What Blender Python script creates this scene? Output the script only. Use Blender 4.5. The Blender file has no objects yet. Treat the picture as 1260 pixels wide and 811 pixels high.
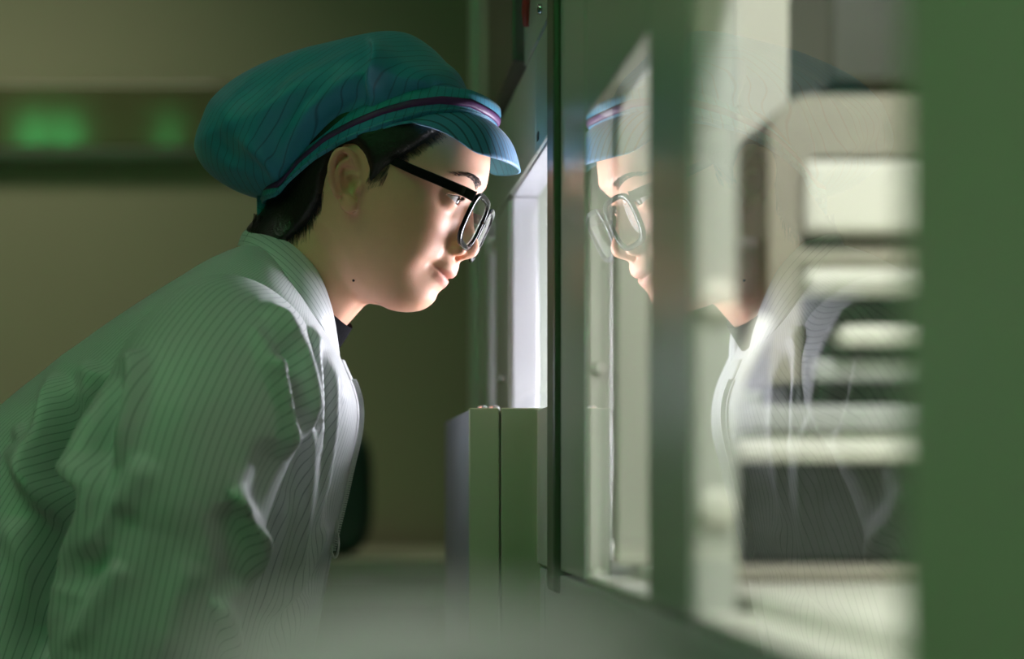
import bpy, bmesh, math, random
import numpy as np
from mathutils import Vector, Matrix, noise as mnoise

random.seed(4); np.random.seed(4)
scene = bpy.context.scene
COL = scene.collection

# ------------------------------------------------------------------ camera
# 70 mm lens, shifted like an architectural lens so that verticals stay upright.
# The camera looks straight down the face of the machine (+Y).
FPX, VX, VY, CAMZ = 2450.0, 400.0, 595.0, 1.10
cam_d = bpy.data.cameras.new('camera'); cam = bpy.data.objects.new('camera', cam_d); COL.objects.link(cam)
cam.location = (0, 0, CAMZ); cam.rotation_euler = (math.pi/2, 0, 0)
cam_d.sensor_width = 36; cam_d.lens = 70.0
cam_d.shift_x = (630-VX)/1260.0; cam_d.shift_y = -(405.5-VY)/1260.0
cam_d.clip_start = 0.02; cam_d.clip_end = 60
cam_d.dof.use_dof = True; cam_d.dof.focus_distance = 1.88; cam_d.dof.aperture_fstop = 2.4
scene.camera = cam

# ------------------------------------------------------------------ world, exposure
w = bpy.data.worlds.new('world'); scene.world = w; w.use_nodes = True
w.node_tree.nodes['Background'].inputs[0].default_value = (0.30, 0.34, 0.20, 1)
w.node_tree.nodes['Background'].inputs[1].default_value = 0.02
vs = scene.view_settings
scene.display_settings.display_device = 'sRGB'
vs.view_transform = 'Standard'; vs.look = 'None'; vs.exposure = 0.0; vs.gamma = 1.0; vs.use_curve_mapping = False

def area(name, loc, target, size, size_y, power, color, spread=180):
    d = bpy.data.lights.new(name, 'AREA'); d.shape = 'RECTANGLE'; d.size = size; d.size_y = size_y
    d.energy = power; d.color = color; d.spread = math.radians(spread)
    o = bpy.data.objects.new(name, d); COL.objects.link(o); o.location = loc
    o.rotation_euler = (Vector(target)-Vector(loc)).to_track_quat('-Z', 'Y').to_euler()
    return o
# room ceiling panels (weak, greenish fluorescent) and an added downlight
area('ceiling_panel_light', (-0.9, 4.0, 2.93), (-0.9, 4.0, 0), 1.2, 0.3, 6.6, (1.0, 0.96, 0.68), 100)
area('ceiling_panel_light', (-1.3, 0.9, 2.93), (-1.3, 0.9, 0), 1.2, 0.3, 3.0, (1.0, 1.0, 0.76))
area('ceiling_panel_light', (-0.25, 0.40, 2.93), (-0.10, 0.45, 0), 0.6, 0.3, 1.6, (1.0, 0.98, 0.92), 62)  # added narrow downlight to brighten the guard post, skirt and near panel
# lamps inside the machine: a work lamp shining out at the operator, a strip lamp over the mechanism
area('work_lamp_light', (0.50, 2.055, 1.215), (0.05, 1.90, 1.25), 0.16, 0.26, 9.5, (0.90, 0.89, 1.0))
area('interior_strip_light', (0.31, 0.92, 1.86), (0.31, 1.30, 1.1), 0.10, 0.9, 12.5, (1.0, 0.99, 0.95))

# ------------------------------------------------------------------ helpers
def link(o, parent=None):
    COL.objects.link(o)
    if parent is not None:
        o.parent = parent
        off = Vector((0, 0, 0)); p = parent
        while p is not None:
            off += p.location; p = p.parent
        o.location = -off if o.get('_world', 1) else o.location
    return o
def mesh_obj(name, verts, faces, mat, parent=None, smooth=True):
    me = bpy.data.meshes.new(name)
    if isinstance(verts, np.ndarray): verts = verts.astype(float).tolist()
    if isinstance(faces, np.ndarray): faces = faces.tolist()
    me.from_pydata(verts, [], faces); me.update()
    if smooth: me.polygons.foreach_set('use_smooth', [True]*len(me.polygons))
    if mat: me.materials.append(mat)
    o = bpy.data.objects.new(name, me); o.parent = None
    COL.objects.link(o)
    if parent is not None: attach(o, parent)
    return o
def world_loc(o):
    v = Vector((0, 0, 0))
    while o is not None: v += o.location; o = o.parent
    return v
def attach(o, parent):
    wl = world_loc(o); o.parent = parent; o.location = wl-world_loc(parent)
def bm_obj(name, bm, mat, parent=None, smooth=False):
    me = bpy.data.meshes.new(name); bm.normal_update(); bm.to_mesh(me); bm.free()
    if mat: me.materials.append(mat)
    if smooth:
        me.polygons.foreach_set('use_smooth', [True]*len(me.polygons))
    o = bpy.data.objects.new(name, me); COL.objects.link(o)
    if parent is not None: attach(o, parent)
    return o
def box(name, x, y, z, mat, parent=None, bevel=0.002, seg=2):
    bm = bmesh.new(); bmesh.ops.create_cube(bm, size=1)
    for v in bm.verts:
        v.co = ((x[0]+x[1])/2+v.co.x*(x[1]-x[0]), (y[0]+y[1])/2+v.co.y*(y[1]-y[0]), (z[0]+z[1])/2+v.co.z*(z[1]-z[0]))
    if bevel: bmesh.ops.bevel(bm, geom=bm.edges[:], offset=bevel, segments=seg, affect='EDGES', profile=0.5)
    return bm_obj(name, bm, mat, parent)
def lathe(name, prof, mat, center, axis='z', parent=None, n=24):
    vs_, fs = [], []
    for r, h in prof:
        for k in range(n):
            a = 2*math.pi*k/n; p = (r*math.cos(a), r*math.sin(a), h)
            if axis == 'x': p = (p[2], p[0], p[1])
            if axis == 'y': p = (p[0], p[2], p[1])
            vs_.append((center[0]+p[0], center[1]+p[1], center[2]+p[2]))
    m = len(prof)
    for i in range(m-1):
        for k in range(n):
            fs.append((i*n+k, i*n+(k+1) % n, (i+1)*n+(k+1) % n, (i+1)*n+k))
    fs.append(tuple(range(n))); fs.append(tuple((m-1)*n+k for k in range(n)))
    return mesh_obj(name, vs_, fs, mat, parent, True)
def tube_data(path, radii, n=10, flat=None):
    P = [Vector(p) for p in path]; vs_, fs = [], []
    up = Vector((0, 1, 0.01))
    for i, p in enumerate(P):
        t = (P[min(i+1, len(P)-1)]-P[max(i-1, 0)]).normalized()
        a = t.cross(up); a = a.normalized() if a.length > 1e-5 else Vector((1, 0, 0))
        b = t.cross(a).normalized(); r = radii[i] if hasattr(radii, '__len__') else radii
        for k in range(n):
            an = 2*math.pi*k/n
            f2 = flat if flat else 1.0
            vs_.append(tuple(p+a*math.cos(an)*r+b*math.sin(an)*r*f2))
    for i in range(len(P)-1):
        for k in range(n): fs.append((i*n+k, i*n+(k+1) % n, (i+1)*n+(k+1) % n, (i+1)*n+k))
    fs.append(tuple(range(n))); fs.append(tuple((len(P)-1)*n+k for k in range(n)))
    return vs_, fs
def tag(o, label, cat, group=None, kind=None):
    o['label'] = label; o['category'] = cat
    if group: o['group'] = group
    if kind: o['kind'] = kind
    return o
def thing(name, label, cat, loc, group=None):
    o = bpy.data.objects.new(name, None); COL.objects.link(o); o.location = loc; o.empty_display_size = .05
    return tag(o, label, cat, group)
def structure(o):
    o['kind'] = 'structure'; return o
def spline(pts, n):
    """Catmull-Rom resampling of a list of points."""
    P = np.array(pts, float); m = len(P); T = np.linspace(0, m-1, n); out = []
    for t in T:
        i = min(int(t), m-2); u = t-i
        p0, p1, p2, p3 = P[max(i-1, 0)], P[i], P[i+1], P[min(i+2, m-1)]
        out.append(0.5*((2*p1)+(-p0+p2)*u+(2*p0-5*p1+4*p2-p3)*u*u+(-p0+3*p1-3*p2+p3)*u**3))
    return np.array(out)

# ------------------------------------------------------------------ materials
def srgb(r, g, b):
    f = lambda c: (c/255/12.92) if c/255 <= .04045 else ((c/255+.055)/1.055)**2.4
    return (f(r), f(g), f(b))
def material(name, col, rough=.5, metal=0, var=.08, nscale=8, bump=0., bscale=60, sss=0, sheen=0, coat=0, spec=.5):
    m = bpy.data.materials.new(name); m.use_nodes = True; nt = m.node_tree; N = nt.nodes; L = nt.links
    b = N['Principled BSDF']; b.inputs['Roughness'].default_value = rough; b.inputs['Metallic'].default_value = metal
    b.inputs['Specular IOR Level'].default_value = spec
    b.inputs['Sheen Weight'].default_value = sheen; b.inputs['Coat Weight'].default_value = coat
    if sss:
        b.inputs['Subsurface Weight'].default_value = sss; b.inputs['Subsurface Radius'].default_value = (1, .35, .2)
        b.inputs['Subsurface Scale'].default_value = .006
    tc = N.new('ShaderNodeTexCoord'); nz = N.new('ShaderNodeTexNoise'); nz.inputs['Scale'].default_value = nscale
    nz.inputs['Detail'].default_value = 5; L.new(tc.outputs['Object'], nz.inputs['Vector'])
    mp = N.new('ShaderNodeMapRange'); mp.inputs['To Min'].default_value = 1-var; mp.inputs['To Max'].default_value = 1+var
    L.new(nz.outputs['Fac'], mp.inputs['Value'])
    mx = N.new('ShaderNodeVectorMath'); mx.operation = 'SCALE'; mx.inputs[0].default_value = col
    L.new(mp.outputs['Result'], mx.inputs['Scale']); L.new(mx.outputs['Vector'], b.inputs['Base Color'])
    if bump:
        n2 = N.new('ShaderNodeTexNoise'); n2.inputs['Scale'].default_value = bscale; n2.inputs['Detail'].default_value = 6
        L.new(tc.outputs['Object'], n2.inputs['Vector'])
        bp = N.new('ShaderNodeBump'); bp.inputs['Strength'].default_value = bump; bp.inputs['Distance'].default_value = .002
        L.new(n2.outputs['Fac'], bp.inputs['Height']); L.new(bp.outputs['Normal'], b.inputs['Normal'])
    return m
def striped(name, col, line, spacing, width, rough=.6, bump=.3, bscale=35, attr='stripe', sheen=.2, cross=False):
    """woven anti-static cloth: thin dark conductive threads at an even spacing along a stored stripe coordinate"""
    m = material(name, col, rough, 0, .05, 12, bump, bscale, sheen=sheen); nt = m.node_tree; N = nt.nodes; L = nt.links
    b = N['Principled BSDF']; src = b.inputs['Base Color'].links[0].from_socket
    at = N.new('ShaderNodeAttribute'); at.attribute_name = attr
    dv = N.new('ShaderNodeMath'); dv.operation = 'DIVIDE'; dv.inputs[1].default_value = spacing; L.new(at.outputs['Fac'], dv.inputs[0])
    fr = N.new('ShaderNodeMath'); fr.operation = 'FRACT'; L.new(dv.outputs[0], fr.inputs[0])
    sb = N.new('ShaderNodeMath'); sb.operation = 'SUBTRACT'; sb.inputs[1].default_value = .5; L.new(fr.outputs[0], sb.inputs[0])
    ab = N.new('ShaderNodeMath'); ab.operation = 'ABSOLUTE'; L.new(sb.outputs[0], ab.inputs[0])
    mr = N.new('ShaderNodeMapRange'); mr.inputs['From Min'].default_value = width/spacing/2; mr.inputs['From Max'].default_value = width/spacing/2+.06
    mr.inputs['To Min'].default_value = 1; mr.inputs['To Max'].default_value = 0; L.new(ab.outputs[0], mr.inputs['Value'])
    mix = N.new('ShaderNodeMix'); mix.data_type = 'RGBA'; L.new(mr.outputs[0], mix.inputs['Factor'])
    L.new(src, mix.inputs['A']); mix.inputs['B'].default_value = (*line, 1); L.new(mix.outputs['Result'], b.inputs['Base Color'])
    return m
def glass(name, ior=1.5, rough=0.0, tint=(1, 1, 1), boost=1.0):
    m = bpy.data.materials.new(name); m.use_nodes = True; nt = m.node_tree; N = nt.nodes; L = nt.links
    N.remove(N['Principled BSDF']); out = N['Material Output']
    t = N.new('ShaderNodeBsdfTransparent'); t.inputs[0].default_value = (*tint, 1)
    g = N.new('ShaderNodeBsdfGlossy'); g.inputs['Roughness'].default_value = rough; g.inputs[0].default_value = (boost, boost, boost, 1)
    # Schlick reflectance, the same from both faces of the pane
    f0 = ((ior-1)/(ior+1))**2
    lw = N.new('ShaderNodeLayerWeight'); lw.inputs[0].default_value = .5
    pw = N.new('ShaderNodeMath'); pw.operation = 'POWER'; pw.inputs[1].default_value = 5; L.new(lw.outputs['Facing'], pw.inputs[0])
    f = N.new('ShaderNodeMapRange'); f.inputs['To Min'].default_value = f0; f.inputs['To Max'].default_value = 1; L.new(pw.outputs[0], f.inputs['Value'])
    mx = N.new('ShaderNodeMixShader'); L.new(f.outputs[0], mx.inputs[0]); L.new(t.outputs[0], mx.inputs[1]); L.new(g.outputs[0], mx.inputs[2])
    L.new(mx.outputs[0], out.inputs[0]); return m
def emission(name, col, strength):
    m = bpy.data.materials.new(name); m.use_nodes = True; N = m.node_tree.nodes
    b = N['Principled BSDF']; b.inputs['Base Color'].default_value = (*col, 1)
    b.inputs['Emission Color'].default_value = (*col, 1); b.inputs['Emission Strength'].default_value = strength
    return m
def attr_color(m, attr, fac_name=None):
    nt = m.node_tree; at = nt.nodes.new('ShaderNodeAttribute'); at.attribute_name = attr
    b = nt.nodes['Principled BSDF']; src = b.inputs['Base Color'].links[0].from_socket
    mul = nt.nodes.new('ShaderNodeMix'); mul.data_type = 'RGBA'; mul.blend_type = 'MULTIPLY'; mul.inputs['Factor'].default_value = 1
    nt.links.new(src, mul.inputs['A']); nt.links.new(at.outputs['Color'], mul.inputs['B']); nt.links.new(mul.outputs['Result'], b.inputs['Base Color'])
    return m

M = {}
M['wall'] = material('olive_plaster', (.30, .30, .21), .8, var=.06, nscale=2, bump=.1)
M['floor'] = material('grey_epoxy_floor', (.28, .29, .25), .35, var=.06, nscale=3)
M['ceiling'] = material('ceiling_white', (.6, .6, .55), .8)
M['jamb'] = material('pale_grey_jamb', (.58, .60, .56), .4, var=.03)
M['panel'] = material('green_grey_paint', (.46, .50, .44), .28, var=.03, nscale=4, bump=.02, bscale=200)
M['panel_dark'] = material('dark_green_paint', (.07, .10, .055), .35, var=.05)
M['panel_green'] = material('green_paint', (.36, .50, .30), .45, var=.04)
M['hood'] = material('dark_hood_metal', (.075, .075, .06), .35, metal=.3, var=.1, nscale=10)
M['grey'] = material('grey_paint', (.46, .48, .47), .4, var=.04)
M['white'] = material('cream_white_paint', (.80, .80, .72), .4, var=.03)
M['alu'] = material('brushed_aluminium', (.80, .80, .86), .35, metal=.55, var=.10, nscale=20)
M['beige'] = material('beige_casting', (.34, .32, .26), .5, var=.05)
M['black'] = material('black_plastic', (.012, .012, .013), .35)
M['interior_dark'] = material('dark_interior_steel', (.03, .037, .034), .4)
M['steel'] = material('bright_steel', (.65, .65, .66), .25, metal=1)
M['red'] = material('red_tag', (.35, .03, .02), .5)
M['glass'] = glass('window_glass', 1.55)
M['lens'] = glass('lens_glass', 1.5)
M['duct'] = material('glossy_duct_paint', (.11, .115, .06), .085, var=.1, nscale=6, spec=.16)
M['bench'] = material('bench_laminate', (.34, .36, .27), .45)
M['teal_dark'] = material('dark_teal_canvas', (.045, .085, .085), .7)
M['signal'] = emission('green_signal_lens', (.08, 1.0, .24), 29)
M['tube'] = emission('white_lamp_diffuser', (1, 1, .95), 1)

# ------------------------------------------------------------------ room
structure(box('floor', (-3, 2.2), (-2.5, 4.7), (-.1, 0), M['floor'], bevel=0))
structure(box('ceiling', (-3, 2.2), (-2.5, 4.7), (3.0, 3.1), M['ceiling'], bevel=0))
structure(box('wall_back', (-3.0, 2.2), (4.6, 4.7), (0, 3.0), M['wall'], bevel=0))
structure(box('wall_left', (-3.1, -3.0), (-2.5, 4.7), (0, 3.0), M['wall'], bevel=0))
structure(box('wall_right', (2.2, 2.3), (-2.5, 4.7), (0, 3.0), M['wall'], bevel=0))
structure(box('wall_front', (-3, 2.2), (-2.6, -2.5), (0, 3.0), M['wall'], bevel=0))

# ------------------------------------------------------------------ inspection machine (its glazed face is the plane x = 0.21)
X0 = 0.21
mach = thing('inspection_machine', 'tall green-grey enclosed machine with glazed windows along its face', 'machine', (0.6, 1.5, 0))
ZB, ZT, ZH = 1.022, 1.395, 2.30          # sill, window head, machine top
def wallbox(name, y0, y1, z0, z1, mat, x0=X0, x1=X0+.022, bevel=.0015):
    return box(name, (x0, x1), (y0, y1), (z0, z1), mat, mach, bevel)
# face panels between the windows (depth measured along the face)
wallbox('face_panel', 2.275, 2.455, ZB, ZT+.03, M['panel'])                 # between the two far windows
wallbox('face_panel', 2.60, 2.74, ZB, ZT+.03, M['panel'])
wallbox('face_panel', 1.835, 1.985, ZT+.034, 1.535, M['panel'])
wallbox('face_panel', 1.836, 1.944, ZB, 1.172, M['panel'], X0-.003)
box('inner_bulkhead', (.2425, .33), (2.285, 2.30), (1.036, 1.93), M['panel'], mach, .002)
wallbox('face_panel', 1.61, 1.775, ZB, ZH, M['panel'])
wallbox('mullion', 1.145, 1.295, ZB, ZH, M['panel'])
wallbox('face_panel', .12, .712, ZB-.15, ZH, M['panel_green'], X0-.004, X0+.05)
wallbox('face_panel', 1.30, 1.605, ZT, ZH, M['panel'])                      # above the middle window
wallbox('face_panel', .717, 1.14, ZT, ZH, M['panel'])  # unseen; head brought down to keep strip lamp light off the person
wallbox('seal_post', 1.777, 1.833, ZB-.02, ZH, M['panel_dark'], X0-.006, X0+.03, .004)
wallbox('upper_panel', 1.837, 2.10, 1.54, ZH, M['panel'])
wallbox('upper_panel', 1.988, 2.74, ZT+.034, 1.535, M['panel'])
wallbox('hood_panel', 2.105, 2.42, 1.545, ZH, M['hood'], X0-.012, X0+.02, .003)
wallbox('upper_panel', 2.425, 2.74, 1.54, ZH, M['panel'])
wallbox('end_post', 2.742, 2.80, 0.05, ZH, M['panel'], X0-.008, X0+.05, .004)
# lower skirt, a hand's width below the windows
wallbox('skirt_panel', .12, 1.15, .06, ZB-.004, M['grey'])
wallbox('skirt_panel', 1.154, 1.90, .06, ZB-.004, M['grey'])
wallbox('skirt_panel', 1.904, 2.74, .06, ZB-.004, M['grey'])
box('plinth', (X0+.03, 1.1), (.14, 2.78), (0, .06), M['black'], mach)
# window reveals
def jamb(y0, y1, x1, z0, z1, mat, name='window_jamb'):
    return box(name, (X0+.003, x1), (y0, y1), (z0, z1), mat, mach, .001)
j0 = jamb(2.255, 2.272, .2415, ZB, ZT+.03, M['alu'])
jamb(1.838, 2.252, .2415, ZT+.03, ZT+.045, M['alu'], 'window_head')
j1 = jamb(2.58, 2.597, .232, ZB, ZT, M['alu'])
jamb(2.46, 2.577, .232, ZT, ZT+.015, M['alu'], 'window_head')
j2 = jamb(1.606, 1.622, .2290, ZB, ZT, M['white'])
j3 = jamb(1.140, 1.156, .2360, ZB, ZT, M['jamb'])
jamb(.717, 1.138, .2360, ZT-.002, ZT+.012, M['white'], 'window_head')
wallbox('window_sill', 1.30, 1.605, ZB-.003, ZB+.004, M['white'], X0+.001, X0+.06)
wallbox('window_sill', .717, 1.138, ZB-.003, ZB+.004, M['white'], X0+.001, X0+.06)
wallbox('window_sill', 1.838, 2.25, ZB-.003, ZB+.004, M['white'], X0+.001, X0+.06)
def knob(parent, x, y, z, r, mat):
    return lathe('hinge_knob', [(r*.5, 0), (r, -.001), (r, -.004), (r*.75, -.006), (r*.2, -.0065)], mat, (x, y, z), 'y', parent, 20)
knob(j2, .2205, 1.606, 1.193, .0055, M['white']); knob(j2, .2205, 1.606, 1.024, .008, M['white'])
knob(j3, .2235, 1.140, 1.205, .011, M['white']); knob(j3, .2235, 1.140, 1.086, .011, M['white'])
# panes, flush with the face so they mirror the room at a grazing angle
for y0, y1, z1 in ((1.296, 1.608, ZT+.002), (.713, 1.144, ZT+.002), (1.836, 2.256, ZT+.03), (2.456, 2.598, ZT)):
    bm = bmesh.new()
    v = [bm.verts.new((X0+.0008, a, b)) for a, b in ((y0, ZB-.002), (y1, ZB-.002), (y1, z1), (y0, z1))]; bm.faces.new(v)
    bm_obj('window_pane', bm, M['glass'], mach)
# small fittings on the face
lathe('screw', [(.002, -.002), (.006, -.002), (.006, .004)], M['steel'], (X0-.002, 2.36, 1.224), 'x', mach, 14)
lathe('screw', [(.002, -.002), (.005, -.002), (.005, .004)], M['steel'], (X0-.002, 1.93, 1.560), 'x', mach, 14)
box('latch_slot', (X0-.0008, X0+.004), (1.955, 1.968), (1.438, 1.446), M['black'], mach, .0005)
vs_, fs = tube_data([(X0-.004, 2.02, 1.62), (X0-.006, 2.025, 1.58), (X0-.005, 2.03, 1.566)], [.004, .004, .003], 8)
mesh_obj('warning_tag', vs_, fs, M['red'], mach)
# shell and interior
box('top_cover', (X0, 1.1), (.12, 2.80), (ZH, ZH+.05), M['panel'], mach)
box('rear_panel', (1.06, 1.1), (.12, 2.80), (.06, ZH), M['white'], mach)
box('end_wall', (X0+.05, 1.06), (2.74, 2.78), (.06, ZH), M['white'], mach)
box('near_end_wall', (X0+.05, 1.06), (.12, .16), (.06, ZH), M['panel_green'], mach)
ZF = 1.036
box('interior_floor', (X0+.034, 1.06), (.16, 2.74), (ZB-.03, ZF), M['white'], mach)
box('interior_ceiling', (X0+.024, 1.06), (.16, 2.74), (1.93, 1.95), M['white'], mach)
box('inner_column', (.2270, .2565), (1.548, 1.575), (ZF, 1.93), M['white'], mach, .003)
box('inner_bulkhead', (.24, .258), (1.86, 1.89), (ZF, 1.93), M['interior_dark'], mach, .002)
box('partition', (.335, 1.06), (1.62, 1.64), (ZF, 1.93), M['white'], mach, .002)  # added nearer than the end wall to catch the strip lamp's light
lampbar = box('strip_lamp', (.25, .37), (.43, 1.37), (1.875, 1.93), M['white'], mach, .003)
box('work_lamp_housing', (.515, .55), (1.95, 2.16), (1.06, 1.37), M['grey'], mach, .003)

# ------------------------------------------------------------------ unit inside the machine, behind the near pane
unit = thing('placement_unit', 'beige and white mechanism with stacked bars seen behind the near machine pane', 'mechanism', (.40, 1.3, 1.036))
UD = 1.28
def ux(px, d=UD): return (px-VX)/FPX*d
def uz(py, d=UD): return CAMZ+(VY-py)/FPX*d
def ubox(name, a, b, c, d, mat, dep=(0, .10), bevel=.004, D=UD):
    return box(name, (ux(a, D), ux(b, D)), (D+dep[0], D+dep[1]), (uz(d, D), uz(c, D)), mat, unit, bevel)
# curved casting: an arch that rises from the column and runs away to the right
arc = []
for k in range(9):
    a = math.pi-math.pi/2*k/8
    arc.append((ux(1000)+math.cos(a)*.028, uz(168)+math.sin(a)*.027))
outer = [(ux(947), uz(470))]+arc+[(ux(1190), uz(116))]
inner = [(ux(1190), uz(190)), (ux(1000), uz(192)), (ux(985), uz(215)), (ux(985), uz(470))]
poly = outer+inner
bm = bmesh.new()
fr = [bm.verts.new((x, UD, z)) for x, z in poly]; bk = [bm.verts.new((x, UD+.12, z)) for x, z in poly]
bm.faces.new(fr); bm.faces.new(bk[::-1])
for i in range(len(poly)): bm.faces.new((fr[i], bk[i], bk[(i+1) % len(poly)], fr[(i+1) % len(poly)]))
bmesh.ops.recalc_face_normals(bm, faces=bm.faces[:])
bm_obj('casting', bm, M['beige'], unit)
ubox('cover_plate', 987, 1190, 200, 286, M['white'], (-.01, .03))
ubox('dark_slot', 987, 1190, 288, 304, M['interior_dark'], (.02, .05))
ubox('ledge', 980, 1190, 304, 330, M['beige'], (0, .06))
ubox('bar', 985, 1190, 332, 358, M['white'], (-.012, .02), .006)
ubox('bar', 1028, 1190, 401, 426, M['white'], (-.012, .02), .006)
ubox('bar', 903, 1190, 541, 568, M['white'], (-.012, .02), .006)
ubox('dark_housing', 985, 1190, 360, 500, M['interior_dark'], (.03, .12))
ubox('step', 1005, 1190, 440, 468, M['grey'], (.01, .04))
ubox('rail', 900, 1190, 498, 530, M['grey'], (.0, .06))
ubox('dark_base', 905, 1190, 570, 694, M['interior_dark'], (.02, .14))
ubox('foot_plate', 900, 1190, 695, 717.3, M['beige'], (.0, .15))
ubox('side_clamp', 912, 945, 288, 368, M['interior_dark'], (.02, .05))
ubox('upper_dark_housing', 1022, 1200, -60, 100, M['interior_dark'], (.0, .12))
ubox('hanger', 1120, 1190, 100, 118, M['interior_dark'], (.02, .10))
vs_, fs = tube_data(spline([(ux(930), UD-.02, uz(395)), (ux(915), UD-.025, uz(430)), (ux(895), UD-.02, uz(480)), (ux(893), UD, uz(560)), (ux(905), UD+.03, uz(600))], 16), .006, 10)
mesh_obj('white_hose', vs_, fs, M['white'], unit)

# ------------------------------------------------------------------ control box in front of the machine
cb = thing('control_box', 'green sheet metal control box with a bright left edge standing against the machine', 'control box', (.17, 2.1, 0))
zc = CAMZ+(VY-502)/FPX*1.945
def cx(px, d=1.945): return (px-VX)/FPX*d
M['box_green'] = material('sage_box_paint', (.34, .38, .24), .4, var=.04)
M['box_side'] = material('bare_steel_side', (.30, .33, .40), .45, metal=.2, var=.08)
box('body', (cx(578.5), X0-.004), (1.952, 2.33), (0, zc-.002), M['box_green'], cb, .0015)
box('side_cover', (cx(577), cx(578.4)), (1.952, 2.33), (0.02, zc-.002), M['box_side'], cb, .0004)
box('front_door', (cx(577.5), cx(614.5)), (1.945, 1.952), (.02, zc), M['box_green'], cb, .0012)
box('front_door', (cx(616.5), cx(667)), (1.945, 1.952), (.02, zc), M['box_green'], cb, .0012)
for x in (cx(597), cx(611)):
    lathe('screw', [(.006, -.004), (.006, .003), (.004, .0045), (.001, .005)], M['steel'], (x, 1.98, zc-.001), 'z', cb, 14)

# ------------------------------------------------------------------ foreground post, far out of focus
post = thing('guard_post', 'pale grey rounded guard post rising blurred in front of the machine skirt', 'post', (.022, .42, 0))
lathe('shaft', [(.030, 0.02), (.030, 1.02)], M['grey'], (.022, .42, 0), 'z', post, 32)
lathe('post_cap', [(.030, 1.018), (.050, 1.024), (.055, 1.036), (.055, 1.056), (.050, 1.066), (.036, 1.072), (.012, 1.075)], material('pale_grey_cap', (.42, .42, .41), .5), (.022, .42, 0), 'z', post, 40)
lathe('base_flange', [(.07, 0), (.07, .012), (.055, .02), (.03, .024)], M['grey'], (.022, .42, 0), 'z', post, 32)

# ------------------------------------------------------------------ background
duct = thing('wall_duct', 'dark glossy trunking box running along the upper back wall with green glints', 'trunking', (-1.1, 4.5, 1.85))
box('body', (-2.6, .195), (4.575, 4.598), (1.870, 2.022), M['duct'], duct, .008)
box('lower_rail', (-2.6, .195), (4.568, 4.598), (1.842, 1.868), M['hood'], duct, .003)
bench = thing('workbench', 'pale green laminate workbench standing against the back wall', 'bench', (-.3, 4.1, 0))
box('worktop', (-.9, .34), (3.75, 4.58), (.915, .955), M['bench'], bench, .004)
box('front_apron', (-.88, .32), (3.78, 3.80), (.86, .913), M['bench'], bench, .002)
for x in (-.86, .30):
    for y in (3.80, 4.53):
        box('leg', (x-.02, x+.02), (y-.02, y+.02), (0, .914), M['grey'], bench, .002)
box('lower_shelf', (-.84, .28), (3.82, 4.55), (.25, .28), M['bench'], bench, .003)
# dark teal equipment case on the bench
def rounded_blob(name, c, r, mat, parent=None, e=.55, nu=36, nv=24):
    vs_, fs = [], []
    sg = lambda v, p: math.copysign(abs(v)**p, v)
    for i in range(nv+1):
        a = -math.pi/2+math.pi*i/nv
        for k in range(nu):
            b = 2*math.pi*k/nu
            vs_.append((c[0]+r[0]*sg(math.cos(a), e)*sg(math.cos(b), e), c[1]+r[1]*sg(math.cos(a), e)*sg(math.sin(b), e), c[2]+r[2]*sg(math.sin(a), e)))
    for i in range(nv):
        for k in range(nu): fs.append((i*nu+k, i*nu+(k+1) % nu, (i+1)*nu+(k+1) % nu, (i+1)*nu+k))
    return mesh_obj(name, vs_, fs, mat, parent)
bag = thing('canvas_bag', 'dark teal canvas bag standing on the workbench behind the person', 'bag', (.0, 3.95, .955))
rounded_blob('body', (-.01, 3.95, 1.085), (.105, .09, .13), M['teal_dark'], bag)
vs_, fs = tube_data(spline([(-.06, 3.95, 1.2), (-.05, 3.95, 1.25), (-.01, 3.95, 1.268), (.03, 3.95, 1.25), (.04, 3.95, 1.2)], 14), .008, 8)
mesh_obj('handle', vs_, fs, M['teal_dark'], bag)
# room lamps, above the frame; the short one is an added downlight
for (x, y, hw, lb) in ((-.9, 4.0, .6, 'long ceiling panel lamp over the workbench by the back wall'), (-.25, .4, .3, 'short ceiling panel lamp added to brighten the guard post'), (-1.3, .9, .6, 'long ceiling panel lamp over the open aisle')):
    t = thing('ceiling_lamp', lb, 'lamp', (x, y, 2.95), 'ceiling lamps')
    box('housing', (x-hw-.06, x+hw+.06), (y-.2, y+.2), (2.95, 3.0), M['grey'], t, .004)
    box('diffuser', (x-hw, x+hw), (y-.15, y+.15), (2.940, 2.952), M['tube'], t, .003)
t = thing('signal_lamp', 'green signal lamp hung from the ceiling', 'lamp', (-1.2, -.33, 2.7))
box('housing', (-1.48, -.66), (-.40, -.27), (2.48, 2.87), M['grey'], t, .01)
for xs, wd in ((-1.38, .05), (-1.22, .045), (-.74, .02)):
    box('signal_lens', (xs-wd, xs+wd), (-.268, -.255), (2.52, 2.83), M['signal'], t, .004)
box('bracket', (-1.22, -1.18), (-.36, -.32), (2.87, 3.0), M['grey'], t, .003)

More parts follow.
